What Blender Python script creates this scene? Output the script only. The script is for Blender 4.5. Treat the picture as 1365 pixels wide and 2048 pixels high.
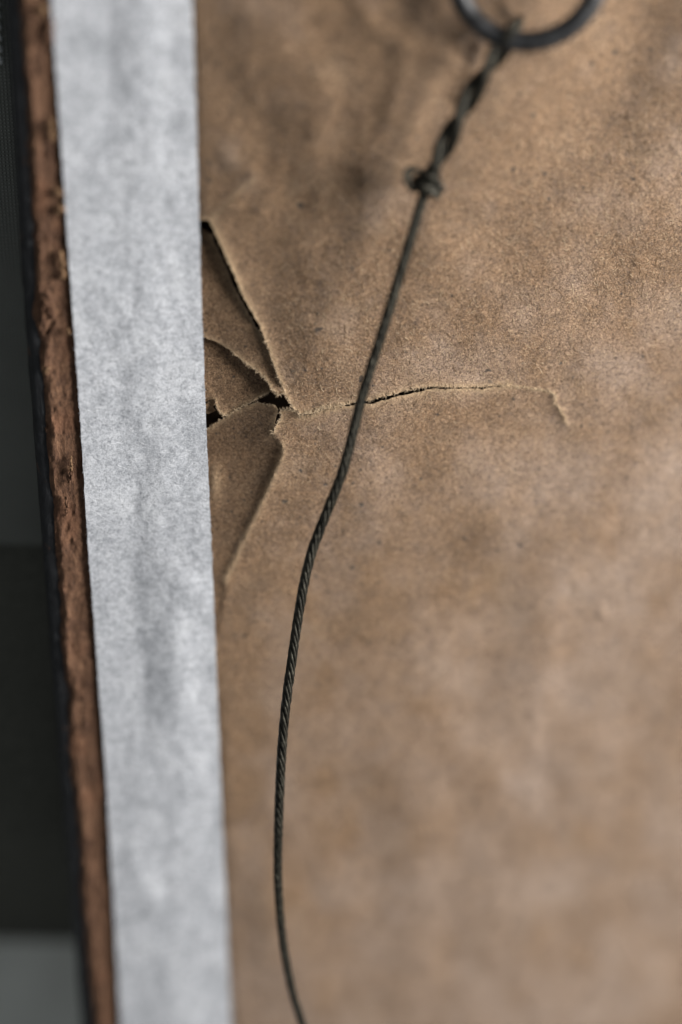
import bpy, bmesh, math, random
import numpy as np
from mathutils import Vector, Matrix, geometry

for o in list(bpy.data.objects):
    bpy.data.objects.remove(o, do_unlink=True)
scene = bpy.context.scene
C = scene.collection
random.seed(7)
RNG = np.random.default_rng(11)
MM = 0.001

# ------------------------------------------------------------------ camera
# The back of the frame lies in the world plane z = 0, its rail runs along y.
F = 4000.0                       # focal length in photo pixels (1365 x 2048)
PP = np.array([682.5, 1024.0])
t = np.array([91.0, 9120.0, F])  # rail direction (right, down, forward)
ny = -0.4368; nx = 0.41 * ny
n = np.array([nx, ny, 1.0])
n[1] = -(t[0] * n[0] + F * n[2]) / t[1]
n /= np.linalg.norm(n)
Yw = -t / np.linalg.norm(t)
Zw = -n
Xw = np.cross(Yw, Zw)
R = np.stack([Xw, Yw, Zw])       # camera (right,down,fwd) -> world
d0 = np.array([(500 - PP[0]) / F, (800 - PP[1]) / F, 1.0])
P0 = d0 * (364.0)                # the torn corner is 364 mm away
D0 = n @ P0
cam_pos = R @ (-P0)              # mm


def W(px, py, h=0.0):
    """photo pixel + height above the board (mm) -> world position in mm"""
    px = np.asarray(px, float); py = np.asarray(py, float); h = np.asarray(h, float)
    px, py, h = np.broadcast_arrays(px, py, h)
    d = np.stack([(px - PP[0]) / F, (py - PP[1]) / F, np.ones_like(px)], -1)
    Z = (D0 - h) / (d @ n)
    return (d * Z[..., None] - P0) @ R.T


cam_data = bpy.data.cameras.new('camera')
cam = bpy.data.objects.new('camera', cam_data)
C.objects.link(cam)
right, down, fwd = R @ np.array([1., 0, 0]), R @ np.array([0, 1., 0]), R @ np.array([0, 0, 1.])
cam.matrix_world = Matrix([[right[i], -down[i], -fwd[i], cam_pos[i] * MM] for i in range(3)] + [[0, 0, 0, 1]])
cam_data.sensor_fit = 'VERTICAL'
cam_data.sensor_height = 36.0
cam_data.sensor_width = 24.0
cam_data.lens = F / 2048 * 36.0
cam_data.clip_start = 0.01
cam_data.clip_end = 50
cam_data.dof.use_dof = True
cam_data.dof.focus_distance = 0.3645
cam_data.dof.aperture_fstop = 2.75
cam_data.dof.aperture_blades = 8
scene.camera = cam

# ------------------------------------------------------------------ light
world = bpy.data.worlds.new('World'); scene.world = world
world.use_nodes = True
bg = world.node_tree.nodes['Background']
bg.inputs[0].default_value = (0.90, 0.95, 1.0, 1)
bg.inputs[1].default_value = 0.20


def area(name, loc, target, size, size_y, power, color):
    l = bpy.data.lights.new(name, 'AREA'); l.shape = 'RECTANGLE'
    l.size = size; l.size_y = size_y; l.energy = power; l.color = color
    o = bpy.data.objects.new(name, l); C.objects.link(o)
    o.location = loc
    o.rotation_euler = (Vector(target) - Vector(loc)).to_track_quat('-Z', 'Y').to_euler()
    return o


area('window_light', (0.57, 0.15, 0.265), (0.02, 0, 0), 0.32, 0.46, 12.3, (1.0, 0.975, 0.95))

scene.view_settings.view_transform = 'Standard'
scene.view_settings.look = 'None'
scene.view_settings.gamma = 1.0
scene.view_settings.use_curve_mapping = False
scene.view_settings.exposure = 0.0
scene.render.engine = 'CYCLES'

# ------------------------------------------------------------------ numpy noise
def vnoise(x, y, seed=0):
    xi = np.floor(x).astype(np.int64); yi = np.floor(y).astype(np.int64)
    fx = x - xi; fy = y - yi
    fx = fx * fx * fx * (fx * (fx * 6 - 15) + 10); fy = fy * fy * fy * (fy * (fy * 6 - 15) + 10)
    def hsh(a, b):
        h = (a * 374761393 + b * 668265263 + seed * 1442695041) & 0xffffffff
        h = ((h ^ (h >> 13)) * 1274126177) & 0xffffffff
        return ((h ^ (h >> 16)) & 0xffff) / 32767.5 - 1.0
    a = hsh(xi, yi); b = hsh(xi + 1, yi); c = hsh(xi, yi + 1); d = hsh(xi + 1, yi + 1)
    return (a * (1 - fx) + b * fx) * (1 - fy) + (c * (1 - fx) + d * fx) * fy


def fbm(x, y, seed=0, octv=4, gain=0.5):
    s = 0; a = 1.0; tot = 0
    for k in range(octv):
        s = s + a * vnoise(x * 2 ** k + 17.3 * k, y * 2 ** k + 9.1 * k, seed + k)
        tot += a; a *= gain
    return s / tot


def sstep(a, b, x):
    q = np.clip((x - a) / (b - a), 0, 1)
    return q * q * (3 - 2 * q)


def poly_dist(x, y, pts):
    """distance to a polyline, signed side (+ = right hand side when walking) and arc parameter 0..1"""
    best = np.full(np.shape(x), 1e9); side = np.zeros(np.shape(x)); par = np.zeros(np.shape(x))
    L = [math.dist(pts[i], pts[i + 1]) for i in range(len(pts) - 1)]
    tot = sum(L); acc = 0
    for i in range(len(pts) - 1):
        ax, ay = pts[i]; bx, by = pts[i + 1]
        ux, uy = bx - ax, by - ay
        q = np.clip(((x - ax) * ux + (y - ay) * uy) / (ux * ux + uy * uy), 0, 1)
        dx = x - ax - q * ux; dy = y - ay - q * uy
        d = np.hypot(dx, dy)
        m = d < best
        best = np.where(m, d, best)
        side = np.where(m, np.sign(ux * dy - uy * dx), side)
        par = np.where(m, (acc + q * L[i]) / tot, par)
        acc += L[i]
    return best, side, par


def inside(x, y, poly):
    r = np.zeros(np.shape(x), bool)
    j = len(poly) - 1
    for i in range(len(poly)):
        xi, yi = poly[i]; xj, yj = poly[j]
        if yi != yj:
            r ^= ((yi > y) != (yj > y)) & (x < (xj - xi) * (y - yi) / (yj - yi) + xi)
        j = i
    return r


def ragged(pts, step=4.0, amp=1.5, seed=0, closed=False):
    out = []
    m = len(pts) if closed else len(pts) - 1
    s = 0.0
    for i in range(m):
        a = np.array(pts[i], float); b = np.array(pts[(i + 1) % len(pts)], float)
        L = np.linalg.norm(b - a); k = max(1, int(L / step))
        nrm = np.array([-(b - a)[1], (b - a)[0]]) / max(L, 1e-6)
        for q in range(k):
            p = a + (b - a) * q / k
            w = amp * float(fbm(np.array([s / 9.0]), np.array([seed * 3.7]), seed, 3, 0.7)[0]) * 1.6
            out.append(tuple(p + nrm * w)); s += L / k
    if not closed:
        out.append(tuple(pts[-1]))
    return out

# ------------------------------------------------------------------ helpers
def tag(o, label=None, cat=None, group=None, kind=None):
    if label: o['label'] = label
    if cat: o['category'] = cat
    if group: o['group'] = group
    if kind: o['kind'] = kind
    return o


def empty(name, loc=(0, 0, 0)):
    o = bpy.data.objects.new(name, None); C.objects.link(o)
    o.location = loc; o.empty_display_size = 0.01
    return o


def mesh_obj(name, verts, faces, mat, parent=None, smooth=True, attrs=None):
    """verts in mm"""
    me = bpy.data.meshes.new(name)
    v = np.asarray(verts, float) * MM
    me.from_pydata(v.tolist(), [], [tuple(int(i) for i in f) for f in faces])
    if smooth:
        me.polygons.foreach_set('use_smooth', [True] * len(me.polygons))
    for k, vals in (attrs or {}).items():
        a = me.attributes.new(k, 'FLOAT', 'POINT')
        a.data.foreach_set('value', np.asarray(vals, np.float32))
    me.materials.append(mat)
    me.update()
    o = bpy.data.objects.new(name, me); C.objects.link(o)
    if parent: o.parent = parent
    return o


def solidify(o, th, offset=-1.0):
    m = o.modifiers.new('thickness', 'SOLIDIFY')
    m.thickness = th * MM; m.offset = offset; m.use_even_offset = False
    e = o.modifiers.new('rim', 'EDGE_SPLIT'); e.split_angle = math.radians(50)
    return o


def tube(path, rad, sides=6, caps=True):
    """path Nx3 mm; rad scalar or N -> verts, faces"""
    path = np.asarray(path, float); N = len(path)
    rad = np.broadcast_to(np.asarray(rad, float), (N,))
    T = np.gradient(path, axis=0); T /= np.linalg.norm(T, axis=1)[:, None] + 1e-12
    ref = np.array([0, 0, 1.0]) if abs(T[0][2]) < .9 else np.array([1.0, 0, 0])
    nrm = np.cross(T[0], ref); nrm /= np.linalg.norm(nrm)
    V = []
    for i in range(N):
        nrm = nrm - T[i] * (nrm @ T[i]); nrm /= np.linalg.norm(nrm) + 1e-12
        b = np.cross(T[i], nrm)
        for k in range(sides):
            a = 2 * math.pi * k / sides
            V.append(path[i] + rad[i] * (math.cos(a) * nrm + math.sin(a) * b))
    Fc = []
    for i in range(N - 1):
        for k in range(sides):
            k2 = (k + 1) % sides
            Fc.append((i * sides + k, i * sides + k2, (i + 1) * sides + k2, (i + 1) * sides + k))
    if caps:
        Fc.append(tuple(range(sides))[::-1])
        Fc.append(tuple((N - 1) * sides + k for k in range(sides)))
    return V, Fc


def grid_faces(nu, nv):
    return [(i * nv + j, i * nv + j + 1, (i + 1) * nv + j + 1, (i + 1) * nv + j)
            for i in range(nu - 1) for j in range(nv - 1)]


def cr_spline(pts, per=12):
    P = np.asarray(pts, float); out = []
    for i in range(len(P) - 1):
        p0 = P[max(i - 1, 0)]; p1 = P[i]; p2 = P[i + 1]; p3 = P[min(i + 2, len(P) - 1)]
        for q in range(per):
            s = q / per
            out.append(0.5 * ((2 * p1) + (-p0 + p2) * s + (2 * p0 - 5 * p1 + 4 * p2 - p3) * s * s + (-p0 + 3 * p1 - 3 * p2 + p3) * s ** 3))
    out.append(P[-1])
    return np.array(out)


def resample(path, step):
    path = np.asarray(path, float)
    d = np.r_[0, np.cumsum(np.linalg.norm(np.diff(path, axis=0), axis=1))]
    k = max(2, int(d[-1] / step) + 1)
    s = np.linspace(0, d[-1], k)
    return np.stack([np.interp(s, d, path[:, i]) for i in range(path.shape[1])], 1)

# ------------------------------------------------------------------ materials
class NT:
    def __init__(self, name):
        self.m = bpy.data.materials.new(name); self.m.use_nodes = True
        self.t = self.m.node_tree; self.N = self.t.nodes; self.L = self.t.links
        self.N.clear()
        self.out = self.N.new('ShaderNodeOutputMaterial')
        self.b = self.N.new('ShaderNodeBsdfPrincipled')
        self.L.new(self.b.outputs[0], self.out.inputs[0])
        self.co = self.N.new('ShaderNodeTexCoord').outputs['Object']

    def set(self, sock, v):
        i = self.b.inputs[sock]
        if hasattr(v, 'is_output'): self.L.new(v, i)
        else: i.default_value = v

    def mapping(self, scale=(1, 1, 1), rot=(0, 0, 0), loc=(0, 0, 0), src=None):
        m = self.N.new('ShaderNodeMapping')
        m.inputs['Scale'].default_value = scale; m.inputs['Rotation'].default_value = rot
        m.inputs['Location'].default_value = loc
        self.L.new(src or self.co, m.inputs[0]); return m.outputs[0]

    def noise(self, scale, detail=4, rough=0.55, dist=0.0, co=None):
        k = self.N.new('ShaderNodeTexNoise')
        k.inputs['Scale'].default_value = scale; k.inputs['Detail'].default_value = detail
        k.inputs['Roughness'].default_value = rough; k.inputs['Distortion'].default_value = dist
        self.L.new(co or self.co, k.inputs['Vector']); return k.outputs['Fac']

    def ramp(self, fac, stops, interp='LINEAR'):
        r = self.N.new('ShaderNodeValToRGB'); e = r.color_ramp.elements
        r.color_ramp.interpolation = interp
        while len(e) < len(stops): e.new(0.5)
        for i, (p, c) in enumerate(stops):
            e[i].position = p
            e[i].color = (c, c, c, 1) if isinstance(c, (int, float)) else (*c, 1)
        self.L.new(fac, r.inputs[0]); return r.outputs[0]

    def mix(self, fac, a, b, mode='MIX'):
        k = self.N.new('ShaderNodeMix'); k.data_type = 'RGBA'; k.blend_type = mode
        for s, v in ((0, fac), (6, a), (7, b)):
            if hasattr(v, 'is_output'): self.L.new(v, k.inputs[s])
            elif s == 0: k.inputs[s].default_value = v
            else: k.inputs[s].default_value = (*v, 1)
        return k.outputs[2]

    def math(self, op, a, b=0.0, clamp=False):
        k = self.N.new('ShaderNodeMath'); k.operation = op; k.use_clamp = clamp
        for s, v in ((0, a), (1, b)):
            if hasattr(v, 'is_output'): self.L.new(v, k.inputs[s])
            else: k.inputs[s].default_value = v
        return k.outputs[0]

    def attr(self, name):
        k = self.N.new('ShaderNodeAttribute'); k.attribute_name = name
        return k.outputs['Fac']

    def bump(self, h, dist, strength=1.0, prev=None):
        k = self.N.new('ShaderNodeBump'); k.inputs['Distance'].default_value = dist
        k.inputs['Strength'].default_value = strength
        self.L.new(h, k.inputs['Height'])
        if prev: self.L.new(prev, k.inputs['Normal'])
        return k.outputs[0]

    def lines(self, scale, width, dist=1.2, co=None, detail=1.0):
        """thin curly contour lines, like matted fibres (1 on the line)"""
        f = self.noise(scale, detail, 0.5, dist, co)
        a = self.math('ABSOLUTE', self.math('SUBTRACT', f, 0.5))
        return self.ramp(a, [(0.0, 1.0), (width, 0.0)])


def mat_paper(name, tint=(1, 1, 1)):
    k = NT(name)
    def c(r, g, b): return (r * tint[0], g * tint[1], b * tint[2])
    big = k.noise(55, 4, 0.6, 0.4)
    med = k.noise(330, 5, 0.65, 0.3)
    base = k.ramp(big, [(0.28, c(0.255, 0.157, 0.086)), (0.5, c(0.300, 0.190, 0.108)), (0.72, c(0.335, 0.222, 0.135))])
    base = k.mix(k.ramp(med, [(0.36, 0.75), (0.56, 0.0)]), base, c(0.180, 0.110, 0.060))
    # greyish and yellowish stains
    st = k.noise(140, 5, 0.62, 0.6, k.mapping(loc=(0.3, 0.7, 0)))
    base = k.mix(k.ramp(st, [(0.52, 0.0), (0.66, 0.6)]), base, c(0.165, 0.102, 0.058))
    st2 = k.noise(90, 4, 0.6, 0.5, k.mapping(loc=(1.3, 0.2, 0)))
    base = k.mix(k.ramp(st2, [(0.55, 0.0), (0.70, 0.4)]), base, c(0.40, 0.295, 0.20))
    base = k.mix(k.math('MULTIPLY', k.attr('pale_sheen'), 0.85), base, c(0.56, 0.475, 0.435))  # window sheen on the paper, put into the colour as a pale tint
    # matted fibres
    l1 = k.lines(900, 0.030, 1.6); l2 = k.lines(1500, 0.04, 1.4, k.mapping(loc=(0.1, 0.4, 0)))
    l3 = k.lines(520, 0.014, 2.2, k.mapping(loc=(0.5, 0.1, 0)))
    fine = k.noise(2300, 4, 0.8, 1.0)
    base = k.mix(k.math('MULTIPLY', l1, 0.6), base, c(0.11, 0.066, 0.036))
    base = k.mix(k.math('MULTIPLY', l2, 0.42), base, c(0.46, 0.33, 0.205))
    base = k.mix(k.math('MULTIPLY', l3, 0.6), base, c(0.10, 0.058, 0.033))
    base = k.mix(k.ramp(fine, [(0.34, 0.95), (0.51, 0.0)]), base, c(0.080, 0.047, 0.025))
    base = k.mix(k.ramp(fine, [(0.50, 0.0), (0.68, 0.75)]), base, c(0.53, 0.39, 0.25))
    # small dark specks
    sp = k.noise(620, 1, 0.4, 0.0, k.mapping(loc=(2.2, 0.9, 0)))
    base = k.mix(k.ramp(sp, [(0.735, 0.0), (0.765, 0.8)]), base, (0.045, 0.034, 0.026))
    # exposed torn fibre along the tears
    base = k.mix(k.math('MULTIPLY', k.attr('torn'), k.ramp(fine, [(0.3, 0.35), (0.55, 0.95)])), base, c(0.56, 0.42, 0.27))
    k.set('Base Color', base)
    k.set('Roughness', k.ramp(med, [(0.3, 0.50), (0.7, 0.66)]))
    k.set('Specular IOR Level', 0.42)
    h = k.math('ADD', k.math('MULTIPLY', l2, 0.5), k.math('MULTIPLY', fine, 0.9))
    h = k.math('SUBTRACT', h, k.math('MULTIPLY', l1, 0.55))
    h = k.math('SUBTRACT', h, k.math('MULTIPLY', l3, 0.4))
    wr = k.lines(48, 0.006, 0.9, k.mapping((1, 0.7, 1), (0, 0, 0.5), (0.8, 0.3, 0)), 2.0)
    wm = k.ramp(k.noise(36, 2, 0.5, 0.0, k.mapping(loc=(0.2, 1.7, 0))), [(0.48, 0.0), (0.6, 1.0)])
    b0 = k.bump(k.math('MULTIPLY', wr, wm), 0.00022, 0.9)
    grit = k.noise(1250, 3, 0.7, 0.9, k.mapping(loc=(0.6, 0.9, 0)))
    b0 = k.bump(grit, 0.00042, 1.0, b0)
    b1 = k.bump(med, 0.00040, 0.8, b0)
    k.set('Normal', k.bump(h, 0.00023, 1.0, b1))
    return k.m


def mat_tape():
    k = NT('white_paper_tape')
    blot = k.noise(140, 5, 0.6, 0.6)
    blot2 = k.noise(900, 5, 0.72, 0.5, k.mapping(loc=(0.4, 0.8, 0)))
    base = k.ramp(blot, [(0.30, (0.335, 0.35, 0.375)), (0.5, (0.485, 0.50, 0.53)), (0.70, (0.61, 0.625, 0.65))])
    base = k.mix(k.ramp(blot2, [(0.36, 0.75), (0.52, 0.0)]), base, (0.26, 0.272, 0.29))
    base = k.mix(k.ramp(blot2, [(0.52, 0.0), (0.68, 0.6)]), base, (0.64, 0.655, 0.675))
    fine = k.noise(2600, 4, 0.78, 0.5)
    base = k.mix(k.ramp(fine, [(0.34, 0.8), (0.50, 0.0)]), base, (0.18, 0.19, 0.205))
    base = k.mix(k.ramp(fine, [(0.52, 0.0), (0.70, 0.6)]), base, (0.70, 0.71, 0.73))
    fib = k.lines(240, 0.012, 1.0, k.mapping((1, 4.2, 1)))
    fib2 = k.lines(700, 0.02, 1.6)
    base = k.mix(k.math('MULTIPLY', fib, 0.55), base, (0.72, 0.73, 0.75))
    base = k.mix(k.math('MULTIPLY', fib2, 0.25), base, (0.72, 0.73, 0.75))
    k.set('Base Color', base)
    k.set('Roughness', 0.62); k.set('Specular IOR Level', 0.30)
    k.set('Subsurface Weight', 0.0)
    h = k.math('ADD', k.math('MULTIPLY', fine, 0.8), k.math('ADD', k.math('MULTIPLY', fib, 0.4), k.math('MULTIPLY', fib2, 0.5)))
    b1 = k.bump(blot2, 0.0002, 0.5)
    k.set('Normal', k.bump(h, 0.00005, 0.9, b1))
    return k.m


def mat_wood():
    k = NT('weathered_wood')
    st = k.mapping((1, 0.3, 1))
    g = k.noise(1500, 6, 0.7, 0.6, st)
    b = k.noise(170, 5, 0.65, 0.6)
    f = k.noise(2600, 4, 0.7, 0.8, k.mapping((1, 0.4, 1)))
    base = k.ramp(b, [(0.30, (0.105, 0.053, 0.031)), (0.48, (0.165, 0.086, 0.049)), (0.62, (0.21, 0.112, 0.064)), (0.75, (0.26, 0.145, 0.083))])
    base = k.mix(k.ramp(g, [(0.36, 0.65), (0.54, 0.0)]), base, (0.055, 0.028, 0.018))
    base = k.mix(k.ramp(g, [(0.56, 0.0), (0.72, 0.65)]), base, (0.36, 0.205, 0.115))
    base = k.mix(k.ramp(f, [(0.34, 0.6), (0.55, 0.0)]), base, (0.035, 0.018, 0.012))
    rd = k.noise(110, 2, 0.5, 0.3, k.mapping(loc=(0.7, 0.1, 0)))
    base = k.mix(k.ramp(rd, [(0.55, 0.0), (0.68, 0.45)]), base, (0.22, 0.105, 0.058))
    k.set('Base Color', base)
    k.set('Roughness', 0.82); k.set('Specular IOR Level', 0.25)
    b1 = k.bump(g, 0.0005, 0.9)
    k.set('Normal', k.bump(f, 0.00025, 0.9, b1))
    return k.m


def mat_black_paint():
    k = NT('worn_black_paint')
    st = k.mapping((1, 0.25, 1))
    g = k.noise(1100, 5, 0.65, 0.8, st)
    f = k.noise(2800, 4, 0.7, 0.5)
    base = k.ramp(g, [(0.35, (0.008, 0.008, 0.009)), (0.58, (0.020, 0.021, 0.023)), (0.70, (0.050, 0.052, 0.055)), (0.80, (0.12, 0.115, 0.105))])
    ch = k.noise(420, 3, 0.6, 0.4, k.mapping((1, 0.5, 1), loc=(0.2, 0.5, 0)))
    base = k.mix(k.ramp(ch, [(0.66, 0.0), (0.74, 0.8)]), base, (0.085, 0.045, 0.027))
    k.set('Base Color', base)
    k.set('Roughness', k.ramp(f, [(0.3, 0.38), (0.7, 0.7)])); k.set('Specular IOR Level', 0.35)
    b1 = k.bump(g, 0.00035, 0.8)
    k.set('Normal', k.bump(f, 0.0001, 0.8, b1))
    return k.m


def mat_wire():
    k = NT('oxidised_wire')
    g = k.noise(900, 4, 0.65, 0.3)
    f = k.noise(3500, 3, 0.6)
    base = k.ramp(g, [(0.35, (0.013, 0.012, 0.009)), (0.55, (0.038, 0.035, 0.026)), (0.72, (0.10, 0.093, 0.072))])
    k.set('Base Color', base); k.set('Metallic', 0.75)
    k.set('Roughness', k.ramp(f, [(0.3, 0.38), (0.7, 0.58)]))
    k.set('Normal', k.bump(f, 0.00003, 0.7))
    return k.m


def mat_ring():
    k = NT('dull_steel')
    g = k.noise(420, 5, 0.65, 0.3)
    f = k.noise(2600, 4, 0.65)
    base = k.ramp(g, [(0.35, (0.05, 0.05, 0.05)), (0.65, (0.14, 0.14, 0.142))])
    k.set('Base Color', base); k.set('Metallic', 0.9)
    k.set('Roughness', k.ramp(f, [(0.3, 0.34), (0.7, 0.5)]))
    k.set('Normal', k.bump(f, 0.00003, 0.6))
    return k.m


def mat_plain(name, col, rough=0.8, noise_scale=600, var=0.35, bump=0.0002, spec=0.2):
    k = NT(name)
    g = k.noise(noise_scale, 5, 0.65, 0.3)
    lo = tuple(c * (1 - var) for c in col); hi = tuple(c * (1 + var) for c in col)
    k.set('Base Color', k.ramp(g, [(0.3, lo), (0.7, hi)]))
    k.set('Roughness', rough); k.set('Specular IOR Level', spec)
    k.set('Normal', k.bump(g, bump, 0.8))
    return k.m


def mat_cloth():
    k = NT('dark_woven_cloth')
    def wave(axis, scale):
        w = k.N.new('ShaderNodeTexWave'); w.wave_type = 'BANDS'; w.bands_direction = axis
        w.inputs['Scale'].default_value = scale; w.inputs['Distortion'].default_value = 0.6
        w.inputs['Detail'].default_value = 1.0; w.inputs['Detail Scale'].default_value = 2.0
        k.L.new(k.co, w.inputs['Vector']); return w.outputs['Fac']
    a = wave('X', 480); b = wave('Y', 480)
    th = k.math('MULTIPLY', a, b)
    g = k.noise(60, 4, 0.6)
    base = k.ramp(th, [(0.0, (0.18, 0.185, 0.165)), (0.5, (0.21, 0.215, 0.19)), (1.0, (0.40, 0.41, 0.37))])
    base = k.mix(k.ramp(g, [(0.35, 0.35), (0.65, 0.0)]), base, (0.16, 0.16, 0.145))
    k.set('Base Color', base); k.set('Roughness', 0.95); k.set('Specular IOR Level', 0.1)
    k.set('Normal', k.bump(th, 0.0003, 0.8))
    return k.m


M_PAPER = mat_paper('kraft_paper', (1.04, 0.958, 0.872))
M_TAPE = mat_tape(); M_WOOD = mat_wood(); M_BLACK = mat_black_paint()
M_WIRE = mat_wire(); M_RING = mat_ring(); M_CLOTH = mat_cloth()
M_TABLE = mat_plain('grey_green_board', (0.74, 0.76, 0.70), 0.7, 90, 0.12)
M_BOARD = mat_plain('dark_backing_board', (0.07, 0.048, 0.033), 0.9, 300, 0.4)
M_FIBRE_D = mat_plain('dark_paper_fibre', (0.17, 0.108, 0.063), 0.8, 900, 0.5)
M_FIBRE_L = mat_plain('pale_paper_fibre', (0.58, 0.44, 0.29), 0.8, 900, 0.3)
M_FIBRE_W = mat_plain('white_tape_fibre', (0.80, 0.81, 0.83), 0.7, 900, 0.12)
M_DARKCLOTH = mat_plain('black_felt', (0.098, 0.098, 0.082), 0.95, 700, 0.3, 0.0003, 0.1)
M_SCRAP = mat_plain('torn_paper_scrap', (0.20, 0.12, 0.066), 0.85, 1500, 0.4, 0.0004)
M_STITCH = mat_plain('pale_thread', (0.80, 0.82, 0.80), 0.9, 900, 0.3, 0.0003)

# ------------------------------------------------------------------ outlines read from the photograph (board coordinates follow through W)
TL_Y = [-1600, 0, 280, 560, 830, 1100, 1563, 2048, 3600]
TL_X = [-6, 103, 122, 141, 160, 177, 213, 242, 343]
TR_Y = [-1600, 0, 280, 560, 830, 1100, 1563, 2048, 3600]
TR_X = [325, 385, 394.5, 402.5, 412, 424, 442, 463, 521]
def tape_l(y): return np.interp(y, TL_Y, TL_X)
def tape_r(y): return np.interp(y, TR_Y, TR_X)

UP_EDGE = [(404, 440), (420, 441), (430, 460), (440, 484), (465, 538), (489, 596), (520, 650), (546, 722), (567, 778), (586, 818), (600, 827)]
SLIT_TOP = [(600, 827), (626, 825), (645, 818), (690, 809), (742, 800), (800, 785), (858, 773), (922, 775), (965, 774), (1015, 770)]
SLIT_BOT = [(1015, 770), (965, 779), (922, 777), (860, 778.5), (802, 791.5), (744, 807), (690, 812), (645, 822), (626, 830), (601, 833)]
D_EDGE = [(601, 833), (596, 822), (580, 819), (561, 821), (564, 834), (556, 848), (546, 868)]
C_EDGE = [(546, 868), (549, 845), (556, 822), (550, 811), (531, 809), (515, 805), (492, 812), (462, 826), (447, 838), (432, 846), (417, 856), (405, 860)]
CREASE = [(556, 815), (546, 868), (564, 888), (566, 908), (541, 965), (521, 1010), (482, 1090), (450, 1162)]

up_r = ragged(UP_EDGE, 3, 2.2, 1); st_r = ragged(SLIT_TOP, 3, 2.0, 2); sb_r = ragged(SLIT_BOT, 3, 2.0, 3)
d_r = ragged(D_EDGE, 3, 1.6, 4); c_r = ragged(C_EDGE, 3.5, 1.4, 5)
X0, X1, Y0, Y1 = 330, 2700, -1250, 3300
notch = [(335, 430)] + up_r[:-1] + st_r[:-1] + sb_r[:-1] + d_r[:-1] + c_r + [(335, 885)]
# the sheet's hidden left edge runs under the tape
left_pts = lambda ys: [(float(tape_r(y)) - 70, y) for y in ys]
outline = left_pts([-1250, -600, -100, 200, 400]) + notch + left_pts([920, 1200, 1700, 2300, 3300]) + [(X1, Y1), (X1, Y0)]

# relief of the loose paper: (polyline, amplitude mm, half width px right side, half width px left side)
RIDGES = [
    # crumpled upper left
    ([(515, 352), (480, 375), (455, 405), (428, 428)], 0.9, 24, 9),
    ([(560, 60), (600, 180), (640, 260), (620, 330)], 1.3, 40, 70),
    ([(440, 180), (520, 260), (560, 330), (590, 400)], -1.0, 42, 42),
    ([(660, 40), (700, 130), (760, 210)], -0.8, 50, 50),
    ([(822, 92), (800, 180), (770, 270), (745, 350)], 1.1, 55, 40),
    ([(818, 92), (860, 100), (905, 118)], 1.6, 11, 34),
    ([(900, 150), (860, 240), (820, 320)], -1.2, 50, 40),
    ([(700, 0), (760, 30), (840, 20), (900, 70)], -1.4, 45, 45),
    ([(470, 20), (520, 60), (500, 120)], 0.8, 40, 40),
    ([(735, 20), (760, 60), (800, 70), (830, 60)], 1.6, 16, 26),
    ([(640, 150), (665, 200), (650, 260)], 1.1, 18, 26),
    ([(445, 300), (470, 330), (505, 340)], 1.2, 14, 22),
    ([(560, 330), (545, 380), (520, 420)], 0.9, 14, 20),
    # swell and trough on the upper right
    ([(1080, 110), (1000, 260), (940, 390), (890, 480)], 1.2, 90, 90),
    ([(1290, 60), (1170, 220), (1080, 330), (960, 440)], -1.5, 85, 85),
    ([(1420, 60), (1330, 250), (1290, 420)], 1.0, 120, 100),
    ([(1010, 0), (1025, 30), (1035, 60)], 0.5, 12, 12),
    ([(765, 318), (785, 330), (812, 338)], 0.55, 8, 10),
    ([(800, 100), (815, 140), (790, 200), (770, 260)], 0.7, 14, 22),
    ([(960, 95), (945, 150), (925, 190)], 0.6, 14, 14),
    ([(880, 345), (920, 330), (960, 335)], 0.5, 10, 12),
    ([(1320, 500), (1345, 515), (1380, 508)], 0.4, 9, 9),
    # upper sheet beside the tear
    ([(610, 500), (640, 620), (650, 720)], 0.7, 70, 60),
    ([(780, 520), (740, 650), (700, 740)], -0.5, 60, 60),
    # lower sheet under the horizontal tear
    ([(730, 900), (800, 850), (905, 788)], 0.75, 30, 26),
    ([(800, 930), (900, 870), (1010, 850), (1090, 850)], -1.3, 85, 60),
    ([(1098, 783), (1113, 790), (1109, 806), (1123, 822), (1134, 848)], 0.45, 8, 7),
    ([(1080, 972), (1086, 992), (1102, 1012)], 0.28, 6, 6),
    ([(640, 880), (670, 860), (700, 850)], -0.6, 22, 22),
    ([(470, 1130), (500, 1118), (507, 1100)], 0.35, 10, 10),
    ([(600, 1000), (560, 1100), (530, 1200)], 0.6, 60, 60),
    ([(1200, 1060), (1150, 1120), (1104, 1190), (1100, 1290), (1090, 1400)], 0.8, 24, 95),
    ([(1010, 1240), (960, 1330), (930, 1430)], -0.8, 60, 60),
    ([(880, 1640), (868, 1740), (852, 1840), (850, 1960)], 0.55, 34, 80),
    ([(915, 1600), (905, 1740), (895, 1900)], -0.5, 50, 50),
    ([(690, 1600), (730, 1700), (780, 1830)], -0.9, 80, 80),
    ([(1040, 1480), (1160, 1420), (1280, 1430)], -0.9, 60, 60),
    ([(1170, 1560), (1260, 1520), (1365, 1480)], 0.8, 60, 60),
    ([(1150, 1900), (1260, 1850), (1365, 1880)], -0.8, 80, 80),
    ([(520, 1800), (560, 1880), (600, 1960)], 0.9, 70, 70),
    ([(980, 1060), (1080, 1060), (1180, 1020), (1300, 960)], 0.9, 70, 70),
]
PIMPLES = [(967, 634, 0.45, 8), (1031, 351, 0.40, 7), (1205, 1225, .5, 12), (1240, 526, .2, 5), (950, 543, -.25, 5)]
_r = np.random.default_rng(404)
PIMPLES += [(float(_r.uniform(620, 1340)), float(_r.uniform(150, 1250)), float(_r.choice([-.22, .25, .32])), float(_r.uniform(7, 11))) for _ in range(22)]


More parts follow.
